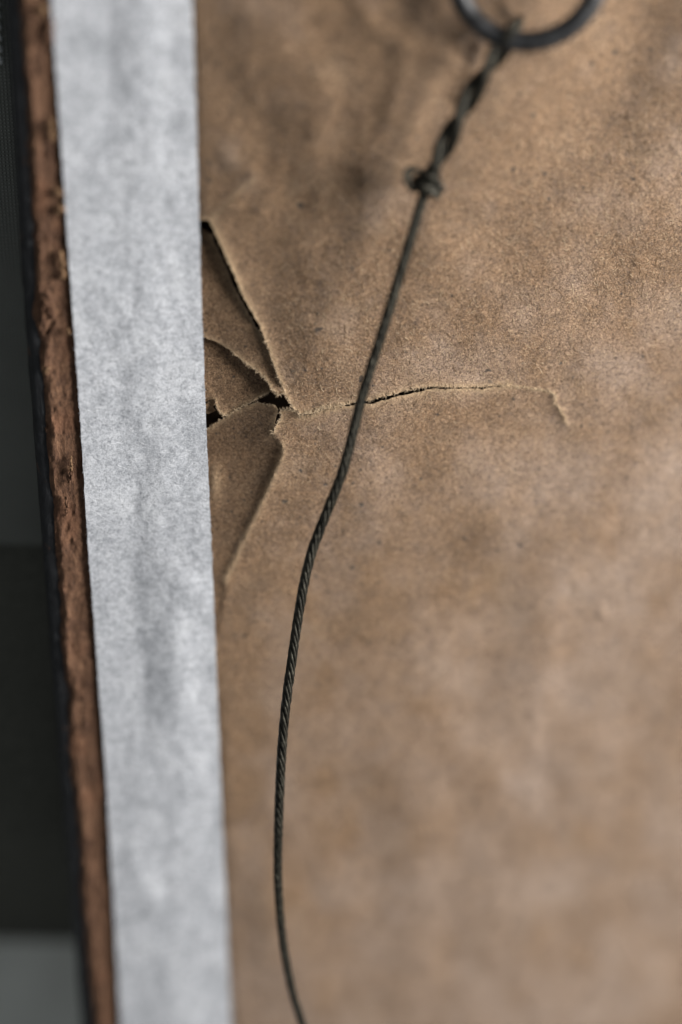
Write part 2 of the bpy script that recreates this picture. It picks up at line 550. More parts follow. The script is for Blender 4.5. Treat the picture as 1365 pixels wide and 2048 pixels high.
def relief(x, y):
    low = 0.45 + 0.55 * (1 - sstep(350, 1000, y + 0.25 * x))
    h = 0.95 * low * fbm(x / 260, y / 300, 21, 4, 0.5) + 0.26 * low * fbm(x / 75, y / 80, 31, 3, 0.5)
    for pts, a, wr, wl in RIDGES:
        d, s, p = poly_dist(x, y, pts)
        w = np.where(s > 0, wl, wr)      # screen y points down: s > 0 is the left of a downward walk
        h = h + a * np.exp(-(d / w) ** 2) * ((0.46 if pts[0][0] < 910 else 0.95) if pts[0][1] < 440 else 0.65)
    for px, py, a, r in PIMPLES:
        h = h + a * np.exp(-(((x - px) ** 2 + (y - py) ** 2) / r ** 2))
    return h


def sheet_height(x, y, cside):
    """cside: 1 where the vertex belongs to the pushed-in panel beside the tape"""
    d_tape = np.maximum(x - tape_r(y), -40)
    damp = 0.12 + 0.88 * sstep(0, 95, d_tape)
    bulge = (2.7 + 1.7 * (1 - sstep(300, 650, y))) * np.clip(d_tape / 330, 0, 1) ** 1.1 * (1 - 0.55 * sstep(650, 1250, y)) * (1 - 0.6 * sstep(420, 1000, d_tape))
    h = relief(x, y) * damp + 0.25 + bulge
    h = h - 0.45 * (1 - sstep(-8, 14, d_tape))
    # edges of the tear curl up
    dl, s, p = poly_dist(x, y, UP_EDGE)
    lip = np.exp(-(dl / 17.0) ** 1.3) * 0.85 * sstep(0.02, 0.22, p) * (1 - 0.55 * p)
    above = (cside == 0)
    h = h + np.where(above & (y < 832), lip, 0)
    ds, s2, p2 = poly_dist(x, y, SLIT_TOP)
    up = s2 < 0
    h = h + np.where(up, 0.42, 0.18) * np.exp(-(ds / 13.0)) * (1 - p2 * 0.5) * (1 - cside)
    # pushed-in panel: falls from the crease, rises again to the tape
    dc, s3, p3 = poly_dist(x, y, CREASE)
    fall = -4.9 * (1 - np.exp(-dc / 95.0)) * (0.35 + 0.65 * (1 - sstep(0.25, 1.0, p3)))
    back = sstep(-5, 70, d_tape)
    fade = 1 - sstep(1090, 1330, y)
    h = np.where(cside > 0, 0.2 + bulge + (relief(x, y) * damp) * 0.5 + fall * fade, h)
    # raised fold along the crease
    cr = 0.62 * np.exp(-(dc / np.where(cside > 0, 7.0, 15.0)) ** 1.2) * sstep(0.12, 0.30, p3) * (1 - 0.3 * p3)
    h = h + cr
    # a flake of dry glue close to the tape
    h = h + 0.5 * np.exp(-(((x - 430) / 12) ** 2 + ((y - 965) / 34) ** 2))
    return h


PANEL = CREASE + [(440, 1240), (432, 1400), (300, 1400), (300, 798), (556, 798)]


def triangulate(poly, pts, holes=()):
    """constrained Delaunay of a ragged outline with inner points"""
    co = [Vector(p) for p in poly]; nb = len(co)
    co += [Vector(p) for p in pts]
    edges = [(i, (i + 1) % nb) for i in range(nb)]
    r = geometry.delaunay_2d_cdt(co, edges, [], 0, 1e-4)
    V = np.array([tuple(v) for v in r[0]]); Fs = [tuple(f) for f in r[2]]
    cen = np.array([V[list(f)].mean(0) for f in Fs])
    keep = inside(cen[:, 0], cen[:, 1], poly)
    Fs = [f for f, kq in zip(Fs, keep) if kq]
    used = np.unique(np.array([i for f in Fs for i in f]))
    remap = -np.ones(len(V), int); remap[used] = np.arange(len(used))
    # screen y is down: flip the winding so that the faces look up
    return V[used], [tuple(remap[list(f)])[::-1] for f in Fs]


def scatter(x0, x1, y0, y1, step, jit=0.25):
    gx, gy = np.meshgrid(np.arange(x0, x1, step), np.arange(y0, y1, step))
    return np.stack([gx.ravel() + RNG.uniform(-jit, jit, gx.size) * step, gy.ravel() + RNG.uniform(-jit, jit, gx.size) * step], 1)


def inner_points(poly, sets, margin):
    pts = np.concatenate(sets)
    ins = inside(pts[:, 0], pts[:, 1], poly)
    pts = pts[ins]
    d, _, _ = poly_dist(pts[:, 0], pts[:, 1], poly + [poly[0]])
    return pts[d > margin]

# ------------------------------------------------------------------ setting: board on which everything lies, and the dark cloth
SZ = -26.0
p = W([-2600, 3600, 3600, -2600], [-2600, -2600, 5200, 5200], SZ - 60)
tb = mesh_obj('table_top', p, [(3, 2, 1, 0)], M_TABLE, smooth=False)
tag(tb, kind='structure')

# cloth: long sheet under the frame that ends near the bottom left corner
ny_, nx_ = 130, 60
ys = np.linspace(-2300, 1500, ny_); xs = np.linspace(-1500, 900, nx_)
gy, gx = np.meshgrid(ys, xs, indexing='ij')
hz = SZ + 1.0 * fbm(gx / 400, gy / 300, 51, 3) + 1.1 * np.exp(-((gy - 1070 - 0.03 * gx) / 30) ** 2)
V = W(gx, gy, hz).reshape(-1, 3)
cloth = mesh_obj('woven_cloth', V, [f[::-1] for f in grid_faces(ny_, nx_)], M_CLOTH)
cloth.modifiers.new('fold', 'SUBSURF').render_levels = 1
solidify(cloth, 0.5)
tag(cloth, 'dark grey woven cloth spread under the frame, left of its black edge', 'cloth')
nyb = 50
gy2, gx2 = np.meshgrid(np.linspace(1085, 1880, nyb), np.linspace(-1500, 900, nx_), indexing='ij')
hz2 = SZ + 1.9 + 0.5 * fbm(gx2 / 300, gy2 / 200, 53, 3) - 1.1 * (1 - sstep(1085, 1125, gy2)) - 28.0 * sstep(1640, 1880, gy2)
felt = mesh_obj('felt_cloth', W(gx2, gy2 + 0.02 * gx2, hz2).reshape(-1, 3), [f[::-1] for f in grid_faces(nyb, nx_)], M_DARKCLOTH)
solidify(felt, 0.9)
tag(felt, 'blackish felt cloth lying over the grey cloth, lower left of the frame', 'cloth')
# coarse pale stitches sewn along the cloth, only the last ones enter the frame top left
for i in range(16):
    yy = 118 - i * 22.5
    a = W(-14 + 0.05 * yy, yy - 7.5, SZ + 1.6); b = W(-2 + 0.05 * yy, yy + 6.5, SZ + 1.6)
    c = (a + b) / 2 + np.array([0, 0, 0.5])
    P = resample(cr_spline([a, c, b], 5), 0.25)
    u = np.linspace(-1, 1, len(P))
    v, f = tube(P, 0.72 * np.sqrt(1 - 0.72 * u * u), 7)
    mesh_obj('stitch', v, f, M_STITCH, cloth)

# ------------------------------------------------------------------ picture frame: rail with worn back, black side, backing board
fo = W(120, 800, 0)
frame = empty('picture_frame')
tag(frame, 'old picture frame rail of rough brown wood with worn black painted edge', 'picture frame')
# boundary brown / black and the outer arris in photo pixels
BB_Y = [-1600, 0, 560, 1100, 1563, 2048, 3600]
BB_X = [-58, 42, 73, 112, 146, 187, 297]
def rail_b(y): return np.interp(y, BB_Y, BB_X)
ys = np.r_[np.linspace(-1600, -80, 60), np.arange(-70, 2120, 5.0), np.linspace(2130, 3600, 60)]
# brown top: across from beyond the middle of the tape to the ragged outer edge
nu = 34
u = np.linspace(0, 1, nu)
Yg, Ug = np.meshgrid(ys, u, indexing='ij')
rag = 3.4 * fbm(ys / 18, ys * 0, 61, 4, 0.7) + 2.0 * vnoise(ys / 85, ys * 0 + 3, 62) \
    - 11 * np.exp(-((ys - 625) / 26) ** 2) - 5 * np.exp(-((ys - 738) / 10) ** 2) + 7 * np.exp(-((ys - 1385) / 26) ** 2)
xl = rail_b(ys) + rag
xr = tape_r(ys) - 60
Xg = xl[:, None] + (xr - xl)[:, None] * Ug ** 1.6
dl = Xg - xl[:, None]
hg = -0.55 + 0.42 * fbm(Xg / 9, Yg / 34, 63, 4, 0.6) + 0.28 * fbm(Xg / 4, Yg / 9, 64, 2, 0.6)
hg = hg - 0.6 * np.exp(-(dl / 5.0) ** 2) + 0.25 * np.exp(-((dl - 14) / 8) ** 2)
groove = tape_l(Yg) - Xg
hg = hg - 0.3 * np.exp(-((groove - 7 - 3 * vnoise(Yg / 60, Yg * 0, 66)) / 8) ** 2)       # groove beside the tape
hg = np.where(groove < -6, np.minimum(hg, -0.55), hg)
hg = hg + 0.9 * np.exp(-(((Xg - 95) / 13) ** 2 + ((Yg - 618) / 30) ** 2)) * (0.5 + fbm(Xg / 7, Yg / 9, 67, 2))
hg = hg - 0.9 * np.exp(-(((Xg - 108 + (Yg - 640) * 0.55) / 4) ** 2)) * np.exp(-((Yg - 655) / 24) ** 2)
V = W(Xg, Yg, hg).reshape(-1, 3)
rail = mesh_obj('rail', V, [f[::-1] for f in grid_faces(len(ys), nu)], M_WOOD, frame)
rail['label'] = 'rough brown bare wood back of the rail'
# underside skirt of the ragged edge
solidify(rail, 1.0)
# black painted outer side: rounded arris then a wall falling to the cloth
yb = np.r_[np.linspace(-1600, -80, 50), np.arange(-70, 2120, 7.0), np.linspace(2130, 3600, 50)]
prof = [(4.5, -1.75), (2.0, -1.55), (0.6, -1.35), (-0.5, -1.3), (-1.3, -1.5), (-1.9, -2.0), (-2.3, -2.8), (-2.45, -4.0),
        (-2.3, -6.0), (-1.9, -9.0), (-1.5, -13.0), (-1.4, -18.0), (-1.5, -23.0), (-1.6, -27.0)]
base = W(rail_b(yb), yb, 0.0)
V = []
for i, y in enumerate(yb):
    for j, (ox, oz) in enumerate(prof):
        w = 0.16 * float(fbm(np.array([y / 30 + 40 * j]), np.array([j * 0.7]), 71, 3)[0]) * (1 if 0 < j < 9 else 0.3)
        V.append((base[i, 0] + ox + w, base[i, 1], oz + w * 0.8))
side = mesh_obj('painted_edge', V, grid_faces(len(yb), len(prof)), M_BLACK, frame)
side['label'] = 'chipped black painted outer edge of the rail'
# inner wall of the rail and the board closing the picture, seen only through the tear
inb = W(tape_r(yb) - 34, yb, 0.0)
V = []
for i in range(len(yb)):
    for ox, oz in [(-6, -1.6), (0.0, -1.6), (0.3, -2.2), (0.3, -11)]:
        V.append((inb[i, 0] + ox, inb[i, 1], oz))
mesh_obj('inner_lip', V, [f[::-1] for f in grid_faces(len(yb), 4)], M_WOOD, frame)
bx = W(300, 800, 0)[0]
V = [(bx, -330, -9.0), (bx + 330, -330, -9.0), (bx + 330, 330, -9.0), (bx, 330, -9.0)]
V += [(a, b, -12.0) for a, b, _ in V]
mesh_obj('backing_board', V, [(0, 1, 2, 3), (7, 6, 5, 4), (0, 4, 5, 1), (1, 5, 6, 2), (2, 6, 7, 3), (3, 7, 4, 0)], M_BOARD, frame, False)

# loose scraps of old brown paper and splinters clinging to the rail
def scrap(px, py, sx, sy, h, seed, mat=M_SCRAP, name='paper_scrap'):
    r = np.random.default_rng(seed)
    k = 20; rings = 7
    th = np.linspace(0, 2 * math.pi, k, endpoint=False)
    lobe = 1 + 0.38 * np.sin(2 * th + r.uniform(0, 6)) * r.uniform(.5, 1) + 0.3 * np.sin(3 * th + r.uniform(0, 6)) + 0.22 * r.uniform(-1, 1, k)
    V = []; Fc = []
    for q in range(rings):
        rr = q / (rings - 1)
        for a in range(k):
            x = px + sx * rr * lobe[a] * math.cos(th[a]); y = py + sy * rr * lobe[a] * math.sin(th[a])
            z = h + 0.5 * (1 - rr ** 2) + 0.75 * float(fbm(np.array([x / 4.5]), np.array([y / 5.5]), seed, 3, 0.7)[0])
            V.append(W(x, y, z))
    for q in range(rings - 1):
        for a in range(k):
            b = (a + 1) % k
            Fc.append((q * k + a, q * k + b, (q + 1) * k + b, (q + 1) * k + a))
    o = mesh_obj(name, V, Fc, mat, frame)
    solidify(o, 0.15, 0)
    items = []
    for _ in range(9):
        a = r.uniform(0, 6.28); L = r.uniform(3, 8)
        x0 = px + sx * .8 * math.cos(a); y0 = py + sy * .8 * math.sin(a); a2 = a + r.normal(0, .6)
        items.append((np.array([W(x0 + L * q * math.cos(a2 + q * .8), y0 + L * q * math.sin(a2 + q * .8), h + .2 + .3 * q) for q in (0, .33, .66, 1)]), 0.04))
    V = []; Fc = []
    for pth, rad in items:
        v, f = tube(pth, rad, 3, False); b0 = len(V); V += v; Fc += [tuple(i + b0 for i in q) for q in f]
    tag(mesh_obj('scrap_fibres', V, Fc, mat, o), kind='stuff')
for i, (px, py, sx, sy) in enumerate([(86, 20, 12, 9), (103, 258, 8, 18), (118, 385, 6, 10), (120, 418, 7, 12), (124, 522, 7, 15), (127, 550, 5, 8),
                                      (137, 664, 3.5, 6), (92, 740, 6, 5), (143, 930, 3, 12)]):
    scrap(px, py, sx, sy, 0.15, 100 + i)
for i, (px, py, sx, sy) in enumerate([(92, 600, 9, 13), (86, 640, 7, 16), (101, 625, 7, 12), (140, 955, 5, 20), (134, 1012, 4, 16), (100, 66, 8, 20)]):
    scrap(px, py, sx, sy, 0.25, 140 + i, M_WOOD, 'splinter')

# ------------------------------------------------------------------ brown backing paper
paper = empty('backing_paper')
tag(paper, 'wrinkled brown kraft paper with a ragged tear, backing the frame', 'paper')
near = scatter(398, 640, 420, 900, 4.5)
near2 = scatter(398, 700, 900, 1220, 6.0)
slit = scatter(600, 1160, 745, 870, 5.0)
mid = scatter(300, 1440, -70, 2120, 9.0)
far = scatter(X0 - 30, X1, Y0, Y1, 42)
mm = ~((mid[:, 0] > 396) & (mid[:, 0] < 642) & (mid[:, 1] > 418) & (mid[:, 1] < 902)) \
     & ~((mid[:, 0] > 396) & (mid[:, 0] < 702) & (mid[:, 1] > 898) & (mid[:, 1] < 1222)) \
     & ~((mid[:, 0] > 638) & (mid[:, 0] < 1162) & (mid[:, 1] > 743) & (mid[:, 1] < 872))
mid = mid[mm]
far = far[~((far[:, 0] > 290) & (far[:, 0] < 1445) & (far[:, 1] > -75) & (far[:, 1] < 2125))]
slit = slit[slit[:, 0] > 642]
pts = inner_points(outline, [near, near2, slit, mid, far], 2.2)
V2, FS = triangulate(outline, pts)
x, y = V2[:, 0], V2[:, 1]
c_d, _, _ = poly_dist(x, y, c_r); d_d, _, _ = poly_dist(x, y, d_r)
cs = inside(x, y, PANEL).astype(float)
cs = np.where((c_d < 0.6) & (y < 866), 1.0, cs)
cs = np.where((d_d < 0.6) & (c_d > 0.6), 0.0, cs)
h = sheet_height(x, y, cs)
tear_d = np.minimum.reduce([poly_dist(x, y, q)[0] for q in (up_r, st_r, sb_r, d_r, c_r)])
crd, _, crp = poly_dist(x, y, CREASE[2:])
torn = np.clip(1.4 * np.exp(-tear_d / 4.2) + 0.3 * np.exp(-tear_d / 11) + 1.0 * np.exp(-(crd / 5.5) ** 2) + 0.6 * np.exp(-(poly_dist(x, y, [(510, 358), (480, 378), (455, 405), (430, 430), (424, 440)])[0] / 5.0) ** 2)
               + 0.8 * np.exp(-(poly_dist(x, y, [(1015, 772), (1050, 775), (1098, 783), (1113, 790), (1109, 806), (1123, 822), (1134, 848)])[0] / 4.0) ** 2)
               + 0.95 * np.exp(-(((x - 430) / 11) ** 2 + ((y - 962) / 30) ** 2)), 0, 1)
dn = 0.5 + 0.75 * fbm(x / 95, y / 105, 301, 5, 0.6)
pale_sheen = np.clip(0.75 * (dn - 0.58) + 0.62 * sstep(720, 1560, x * 0.62 + y * 0.5), 0, 1)  # painted sheen mask: grows to the lower right, broken into scuff-like patches
sheet = mesh_obj('sheet', W(x, y, h), FS, M_PAPER, paper, attrs={'torn': torn, 'pale_sheen': pale_sheen})
solidify(sheet, 0.22)


def flap(name, poly, hfun, edges, seed, label, step=4.0, amp=2.0):
    ol = ragged(poly, 4.0, amp, seed, closed=True)
    xs_ = [q[0] for q in ol]; ys_ = [q[1] for q in ol]
    p_ = inner_points(ol, [scatter(min(xs_), max(xs_), min(ys_), max(ys_), step)], 1.8)
    V_, F_ = triangulate(ol, p_)
    xx, yy = V_[:, 0], V_[:, 1]
    td = np.minimum.reduce([poly_dist(xx, yy, e)[0] for e in edges])
    o = mesh_obj(name, W(xx, yy, hfun(xx, yy)), F_, M_PAPER, paper,
                 attrs={'torn': np.clip(1.4 * np.exp(-td / 4.0) + 0.2 * np.exp(-td / 9), 0, 1)})
    solidify(o, 0.22)
    if label: o['label'] = label
    return o

# narrow triangular flap between the tape and the sheet
A_R = [(424, 470), (449, 525), (468, 571), (500, 632), (516, 660), (538, 694), (552, 732), (565, 766), (574, 785)]
A_B = [(573, 785), (557, 791), (545, 779), (532, 758), (518, 744), (486, 721), (465, 703), (439, 687), (408, 674)]
def hA(x, y):
    d = np.maximum(x - tape_r(y), 0)
    u = sstep(450, 790, y)
    h = -1.5 + 1.2 * sstep(-10, 110, d) + 1.2 * u * sstep(20, 150, d) + 0.3 * fbm(x / 60, y / 60, 81, 3)
    db = poly_dist(x, y, A_B)[0]; dr = poly_dist(x, y, A_R)[0]
    h = h + 0.55 * np.exp(-db / 9.0) * sstep(440, 560, x)
    h = h - 0.4 * np.exp(-dr / 9.0) * (1 - 0.9 * u)
    return h + 0.9 * np.exp(-((x - 562) ** 2 + (y - 785) ** 2) / 26 ** 2)
flap('torn_flap', [(345, 452), (402, 456), (415, 462)] + A_R[:-1] + A_B + [(345, 660)], hA, [A_R, A_B], 12,
     'narrow pointed paper flap in the tear, nearest the top')
# broader flap under it
B_B = [(540, 783), (515, 797), (492, 809), (470, 820), (458, 830), (447, 831), (436, 820), (430, 801)]
def hB(x, y):
    d = np.maximum(x - tape_r(y), 0)
    h = -2.1 + 1.6 * sstep(-10, 150, d) + 0.3 * fbm(x / 50, y / 50, 83, 3)
    h = h - 0.6 * np.exp(-((y - 690 - (x - 410) * 0.62) / 26) ** 2)
    db = poly_dist(x, y, B_B)[0]
    h = h + 0.5 * np.exp(-db / 10.0) + 0.5 * np.exp(-((x - 443) ** 2 + (y - 826) ** 2) / 14 ** 2)
    return h
flap('torn_flap', [(345, 650), (408, 655), (440, 668), (486, 702), (520, 728), (545, 752), (556, 770)] + B_B + [(424, 799), (404, 806), (345, 806)],
     hB, [B_B], 14, 'broad shaded paper flap in the middle of the tear')
# small curled shred at the tape
def hK(x, y):
    return -2.0 + 0.9 * np.exp(-((x - 431) / 5.5) ** 2) - 0.5 * sstep(806, 826, y) + 0.15 * fbm(x / 9, y / 9, 85, 2)
K_E = [(419, 803), (432, 797), (431, 806), (425, 814), (431, 822), (416, 828)]
flap('curled_shred', K_E + [(404, 824), (404, 812)], hK, [K_E], 16, 'tiny curled shred beside the tape', 2.4, 0.9)

# fibres: fuzzy ends along the tears, and loose hairs matted into the surface
def hair_mesh(name, items, mat, parent, sides=3):
    V = []; Fc = []
    for path, rad in items:
        v, f = tube(path, rad, sides, False)
        b = len(V); V += v; Fc += [tuple(i + b for i in q) for q in f]
    o = mesh_obj(name, V, Fc, mat, parent)
    tag(o, kind='stuff'); return o


def fuzz(edge, hfun, count, seed, l0=3.0, l1=9.0):
    r = np.random.default_rng(seed); items = []
    P = resample(np.array(edge), 0.5)
    T = np.gradient(P, axis=0)
    for _ in range(count):
        i = r.integers(1, len(P) - 1)
        px, py = P[i]; tx, ty = T[i] / (np.linalg.norm(T[i]) + 1e-9)
        a = r.uniform(-1.0, 1.0); sg = r.choice([-1, 1])
        dx = -ty * sg * math.cos(a) + tx * math.sin(a); dy = tx * sg * math.cos(a) + ty * math.sin(a)
        L = r.uniform(l0, l1) * r.uniform(0.4, 1); cu = r.uniform(-0.5, 0.5)
        h0 = float(hfun(px, py)); lift = r.uniform(-0.25, 0.35)
        path = []
        for s in np.linspace(-0.25, 1, 5):
            path.append(W(px + L * (dx * s - dy * cu * s * s), py + L * (dy * s + dx * cu * s * s), h0 + 0.02 + lift * max(s, 0)))
        items.append((np.array(path), np.array([1, 1, .95, .8, .5]) * r.uniform(0.035, 0.07)))
    return items


def hs(px, py, c=0.0):
    return sheet_height(np.array([px]), np.array([py]), np.array([c]))[0]
items = fuzz(UP_EDGE[1:], lambda a, b: hs(a, b), 260, 1, 2, 7) + fuzz(UP_EDGE[-4:], lambda a, b: hs(a, b), 160, 2, 3, 9)
items += fuzz(SLIT_TOP, lambda a, b: hs(a, b), 230, 3, 2, 9) + fuzz(SLIT_TOP[:4], lambda a, b: hs(a, b), 170, 9, 4, 12)
items += fuzz(D_EDGE, lambda a, b: hs(a, b), 170, 4, 3, 9)
items += fuzz([(1015, 772), (1050, 775), (1098, 783), (1113, 790), (1109, 806), (1123, 822), (1134, 848)], lambda a, b: hs(a, b), 110, 5, 3, 9)
items += fuzz(C_EDGE[2:-1], lambda a, b: hs(a, b, 1.0), 150, 6, 2, 6)
items += fuzz(A_B[:7], lambda a, b: float(hA(np.array([a]), np.array([b]))[0]), 210, 7, 3, 8)
items += fuzz(A_R[3:], lambda a, b: float(hA(np.array([a]), np.array([b]))[0]), 70, 17, 2, 5)
items += fuzz(B_B, lambda a, b: float(hB(np.array([a]), np.array([b]))[0]), 200, 8, 2, 6)
hair_mesh('torn_fibres', items, M_FIBRE_L, paper)


def hairs(count, seed, rmin, rmax, l0, l1):
    r = np.random.default_rng(seed)
    px = r.uniform(560, 1370, count * 2); py = r.uniform(180, 1150, count * 2)
    band = np.abs((py - 800) + (px - 300) * 0.41) < r.uniform(80, 430, count * 2)
    px, py = px[band][:count], py[band][:count]
    items = []
    ang = r.uniform(0, 2 * math.pi, len(px)); L = r.uniform(l0, l1, len(px)) * r.uniform(.5, 1, len(px)); cu = r.normal(0, 0.22, len(px))
    S = 6
    X = np.zeros((len(px), S)); Y = np.zeros((len(px), S))
    X[:, 0] = px; Y[:, 0] = py; a = ang.copy()
    for s in range(1, S):
        X[:, s] = X[:, s - 1] + np.cos(a) * L / S; Y[:, s] = Y[:, s - 1] + np.sin(a) * L / S
        a = a + cu + r.normal(0, 0.22, len(px))
    H = sheet_height(X.ravel(), Y.ravel(), np.zeros(X.size)).reshape(X.shape)
    keep = np.ones(len(px), bool)
    for s in range(S):
        keep &= inside(X[:, s], Y[:, s], outline) & ~inside(X[:, s], Y[:, s], PANEL)
    rad = r.uniform(rmin, rmax, len(px))
    H = H + (rad * r.uniform(-0.2, 0.8, len(px)))[:, None]
    P = W(X, Y, H)
    return [(P[i], rad[i] * np.array([.6, 1, 1, 1, .9, .5])) for i in np.nonzero(keep)[0]]
hair_mesh('surface_fibres', hairs(1300, 31, 0.018, 0.045, 8, 40), M_FIBRE_D, paper)
hair_mesh('surface_fibres', hairs(1700, 32, 0.018, 0.042, 6, 26), M_FIBRE_L, paper)

# ------------------------------------------------------------------ white tape
ys = np.r_[np.linspace(-1600, -80, 70), np.arange(-70, 2120, 7.0), np.linspace(2130, 3600, 70)]
nu = 46
u = np.linspace(0, 1, nu)
Yg, Ug = np.meshgrid(ys, u, indexing='ij')
el = tape_l(ys) + 1.2 * fbm(ys / 14, ys * 0, 91, 3); er = tape_r(ys) + 1.2 * fbm(ys / 14, ys * 0 + 7, 92, 3)
Xg = el[:, None] + (er - el)[:, None] * Ug
cx = np.interp(Yg, [-1600, 0, 150, 350, 750, 1000, 1150, 1300, 1420, 1600, 2048, 3600], [150, 222, 232, 243, 262, 268, 276, 290, 302, 320, 352, 450])
amp = np.interp(Yg, [-1600, 0, 60, 200, 400, 700, 900, 1060, 1150, 1390, 1460, 1600, 2048], [.2, .5, .6, .4, .15, .15, .25, .5, .62, .62, .35, .18, .15])
wid = np.interp(Yg, [0, 200, 900, 1150, 1400], [30, 30, 34, 40, 42])
h = 0.30 + amp * (np.tanh((Xg - cx) / wid)) * 0.85
h = h + amp * 0.35 * np.exp(-((Xg - cx - 62) / 30) ** 2)
h = h + 0.26 * fbm(Xg / 70, Yg / 110, 93, 3, 0.5) * (0.4 + 0.6 * np.sin(np.pi * Ug)) + 0.10 * fbm(Xg / 22, Yg / 26, 94, 3, 0.5)
h = h + 0.35 * np.exp(-(((Xg - 372) / 30) ** 2 + ((Yg - 1170) / 45) ** 2)) - 0.25 * np.exp(-(((Xg - 410) / 34) ** 2 + ((Yg - 1835) / 14) ** 2))
h = np.maximum(h, 0.12) + 0.0
tape = mesh_obj('paper_tape', W(Xg, Yg, h).reshape(-1, 3), [f[::-1] for f in grid_faces(len(ys), nu)], M_TAPE)
solidify(tape, 0.06)
tag(tape, 'long strip of mottled white paper tape along the brown wooden rail', 'tape')
th_y, th_x = Yg, Xg
r = np.random.default_rng(77); items = []
for _ in range(420):
    py = r.uniform(300, 1250); uu = r.uniform(0.02, 0.9)
    px = float(tape_l(py)) + uu * float(tape_r(py) - tape_l(py))
    a = r.normal(0.12, 0.25) + (math.pi if r.random() < .5 else 0); L = r.uniform(10, 55) * r.uniform(.4, 1); cu = r.normal(0, 0.12)
    path = []
    X, Y = px, py
    for s in range(7):
        if tape_l(Y) + 1 < X < tape_r(Y) - 1:
            i = min(max(int(np.searchsorted(ys, Y)), 0), len(ys) - 1)
            j = np.interp(X, Xg[i], h[i])
            path.append(W(X, Y, j + 0.012))
        X += math.cos(a) * L / 6; Y += math.sin(a) * L / 6; a += cu + r.normal(0, .12)
    if len(path) == 7:
        items.append((np.array(path), r.uniform(0.014, 0.030)))
for _ in range(150):
    py = r.uniform(250, 1300); sd = r.choice([-1, 1])
    px = float(tape_l(py)) if sd < 0 else float(tape_r(py)); L = r.uniform(2, 6); a = r.normal(0, 0.7)
    items.append((np.array([W(px + sd * L * (q - .4) * math.cos(a), py + L * q * math.sin(a) + 2 * q * q, 0.28 - 0.1 * q) for q in (0, .35, .7, 1)]), 0.022))
hair_mesh('tape_fibres', items, M_FIBRE_W, tape)

# ------------------------------------------------------------------ hanging ring
RH = 11.0
ring_c = W(1056, -67, RH)
px_mm = np.linalg.norm(W(1156, 0, RH) - W(1056, 0, RH)) / 100.0
RM, Rm = 141.0 * px_mm, 20.5 * px_mm
ring = empty('hanging_ring', tuple(ring_c * MM))
tag(ring, 'dull steel hanging ring at the top, with twisted wire looped through it', 'ring')
V = []; NU, NV = 96, 18
# ring leans so that its plane faces the camera
view = -ring_c + cam_pos; view /= np.linalg.norm(view)
e1 = np.cross([0, 1, 0], view); e1 /= np.linalg.norm(e1); e2 = np.cross(view, e1)
for i in range(NU):
    a = 2 * math.pi * i / NU
    rd = math.cos(a) * e1 + math.sin(a) * e2
    for j in range(NV):
        b = 2 * math.pi * j / NV
        V.append(rd * (RM + Rm * math.cos(b)) + view * Rm * 1.15 * math.sin(b))
Fc = [(i * NV + j, ((i + 1) % NU) * NV + j, ((i + 1) % NU) * NV + (j + 1) % NV, i * NV + (j + 1) % NV) for i in range(NU) for j in range(NV)]
mesh_obj('band', V, Fc, M_RING, ring)
# strap that holds the ring to the frame, above the picture's top edge
tops = []
V = []; st_w = 6.0
sp_ = [(0.0, RM - Rm * 1.4, -RH + 0.9), (0.0, RM - Rm * 1.6, 0.0), (0.0, RM - 0.5, Rm * 1.35), (0, RM + Rm * 1.5, 0.5), (0, RM + 6, -RH + 2.0), (0, RM + 22, -RH + 1.6)]
for ox, oy, oz in sp_:
    for sx in (-st_w, st_w):
        V.append((ox + sx, oy + 10 * 0, oz))
o = mesh_obj('strap', V, [f[::-1] for f in grid_faces(len(sp_), 2)], M_RING, ring); solidify(o, 0.8, 0)

# ------------------------------------------------------------------ hanging wire: one stranded cord, looped through the ring and twisted back
low = [(612, 2075, 25.5), (604, 2045, 25.5), (584, 1978, 25.2), (566, 1880, 24.8), (557, 1770, 24.2), (557, 1680, 23.6), (561, 1560, 22.8), (569, 1440, 21.6),
       (583, 1330, 20.4), (600, 1215, 19.0), (618, 1125, 17.8), (640, 1060, 16.8), (668, 990, 16.0), (686, 942, 15.4), (703, 880, 14.8), (727, 785, 13.8),
       (757, 690, 13.0), (788, 590, 12.2), (815, 500, 11.5), (836, 430, 11.0), (850, 385, 10.8)]
tail_ext = [(760, 2500, 22.0), (700, 2330, 24.0), (645, 2180, 25.2)]
main = [W(a, b, c) for a, b, c in tail_ext + low]
main = cr_spline(main, 10)
# twist axis from the knot to the ring
ax_pts = [(853, 372, 10.8), (872, 330, 11.0), (905, 262, 11.3), (940, 195, 11.6), (972, 143, 11.8), (1003, 98, 12.0), (1018, 74, 12.1)]
axis = resample(cr_spline([W(*q) for q in ax_pts], 12), 0.25)
RW = 0.94                       # cord radius
turns = 1.6
def twist(axis, phase, rad):
    T = np.gradient(axis, axis=0); T /= np.linalg.norm(T, axis=1)[:, None]
    up = np.array([0, 0, 1.0])
    out = []
    for i in range(len(axis)):
        s = i / (len(axis) - 1)
        a = np.cross(T[i], up); a /= np.linalg.norm(a); b = np.cross(a, T[i])
        ph = phase + 2 * math.pi * turns * s
        rr = rad * (0.75 + 0.25 * min(1, s * 6)) if True else rad
        out.append(axis[i] + rr * (math.cos(ph) * a + math.sin(ph) * b))
    return np.array(out)
tw1 = twist(axis, 0.4, RW * 1.0); tw2 = twist(axis, 0.4 + math.pi, RW * 1.0)
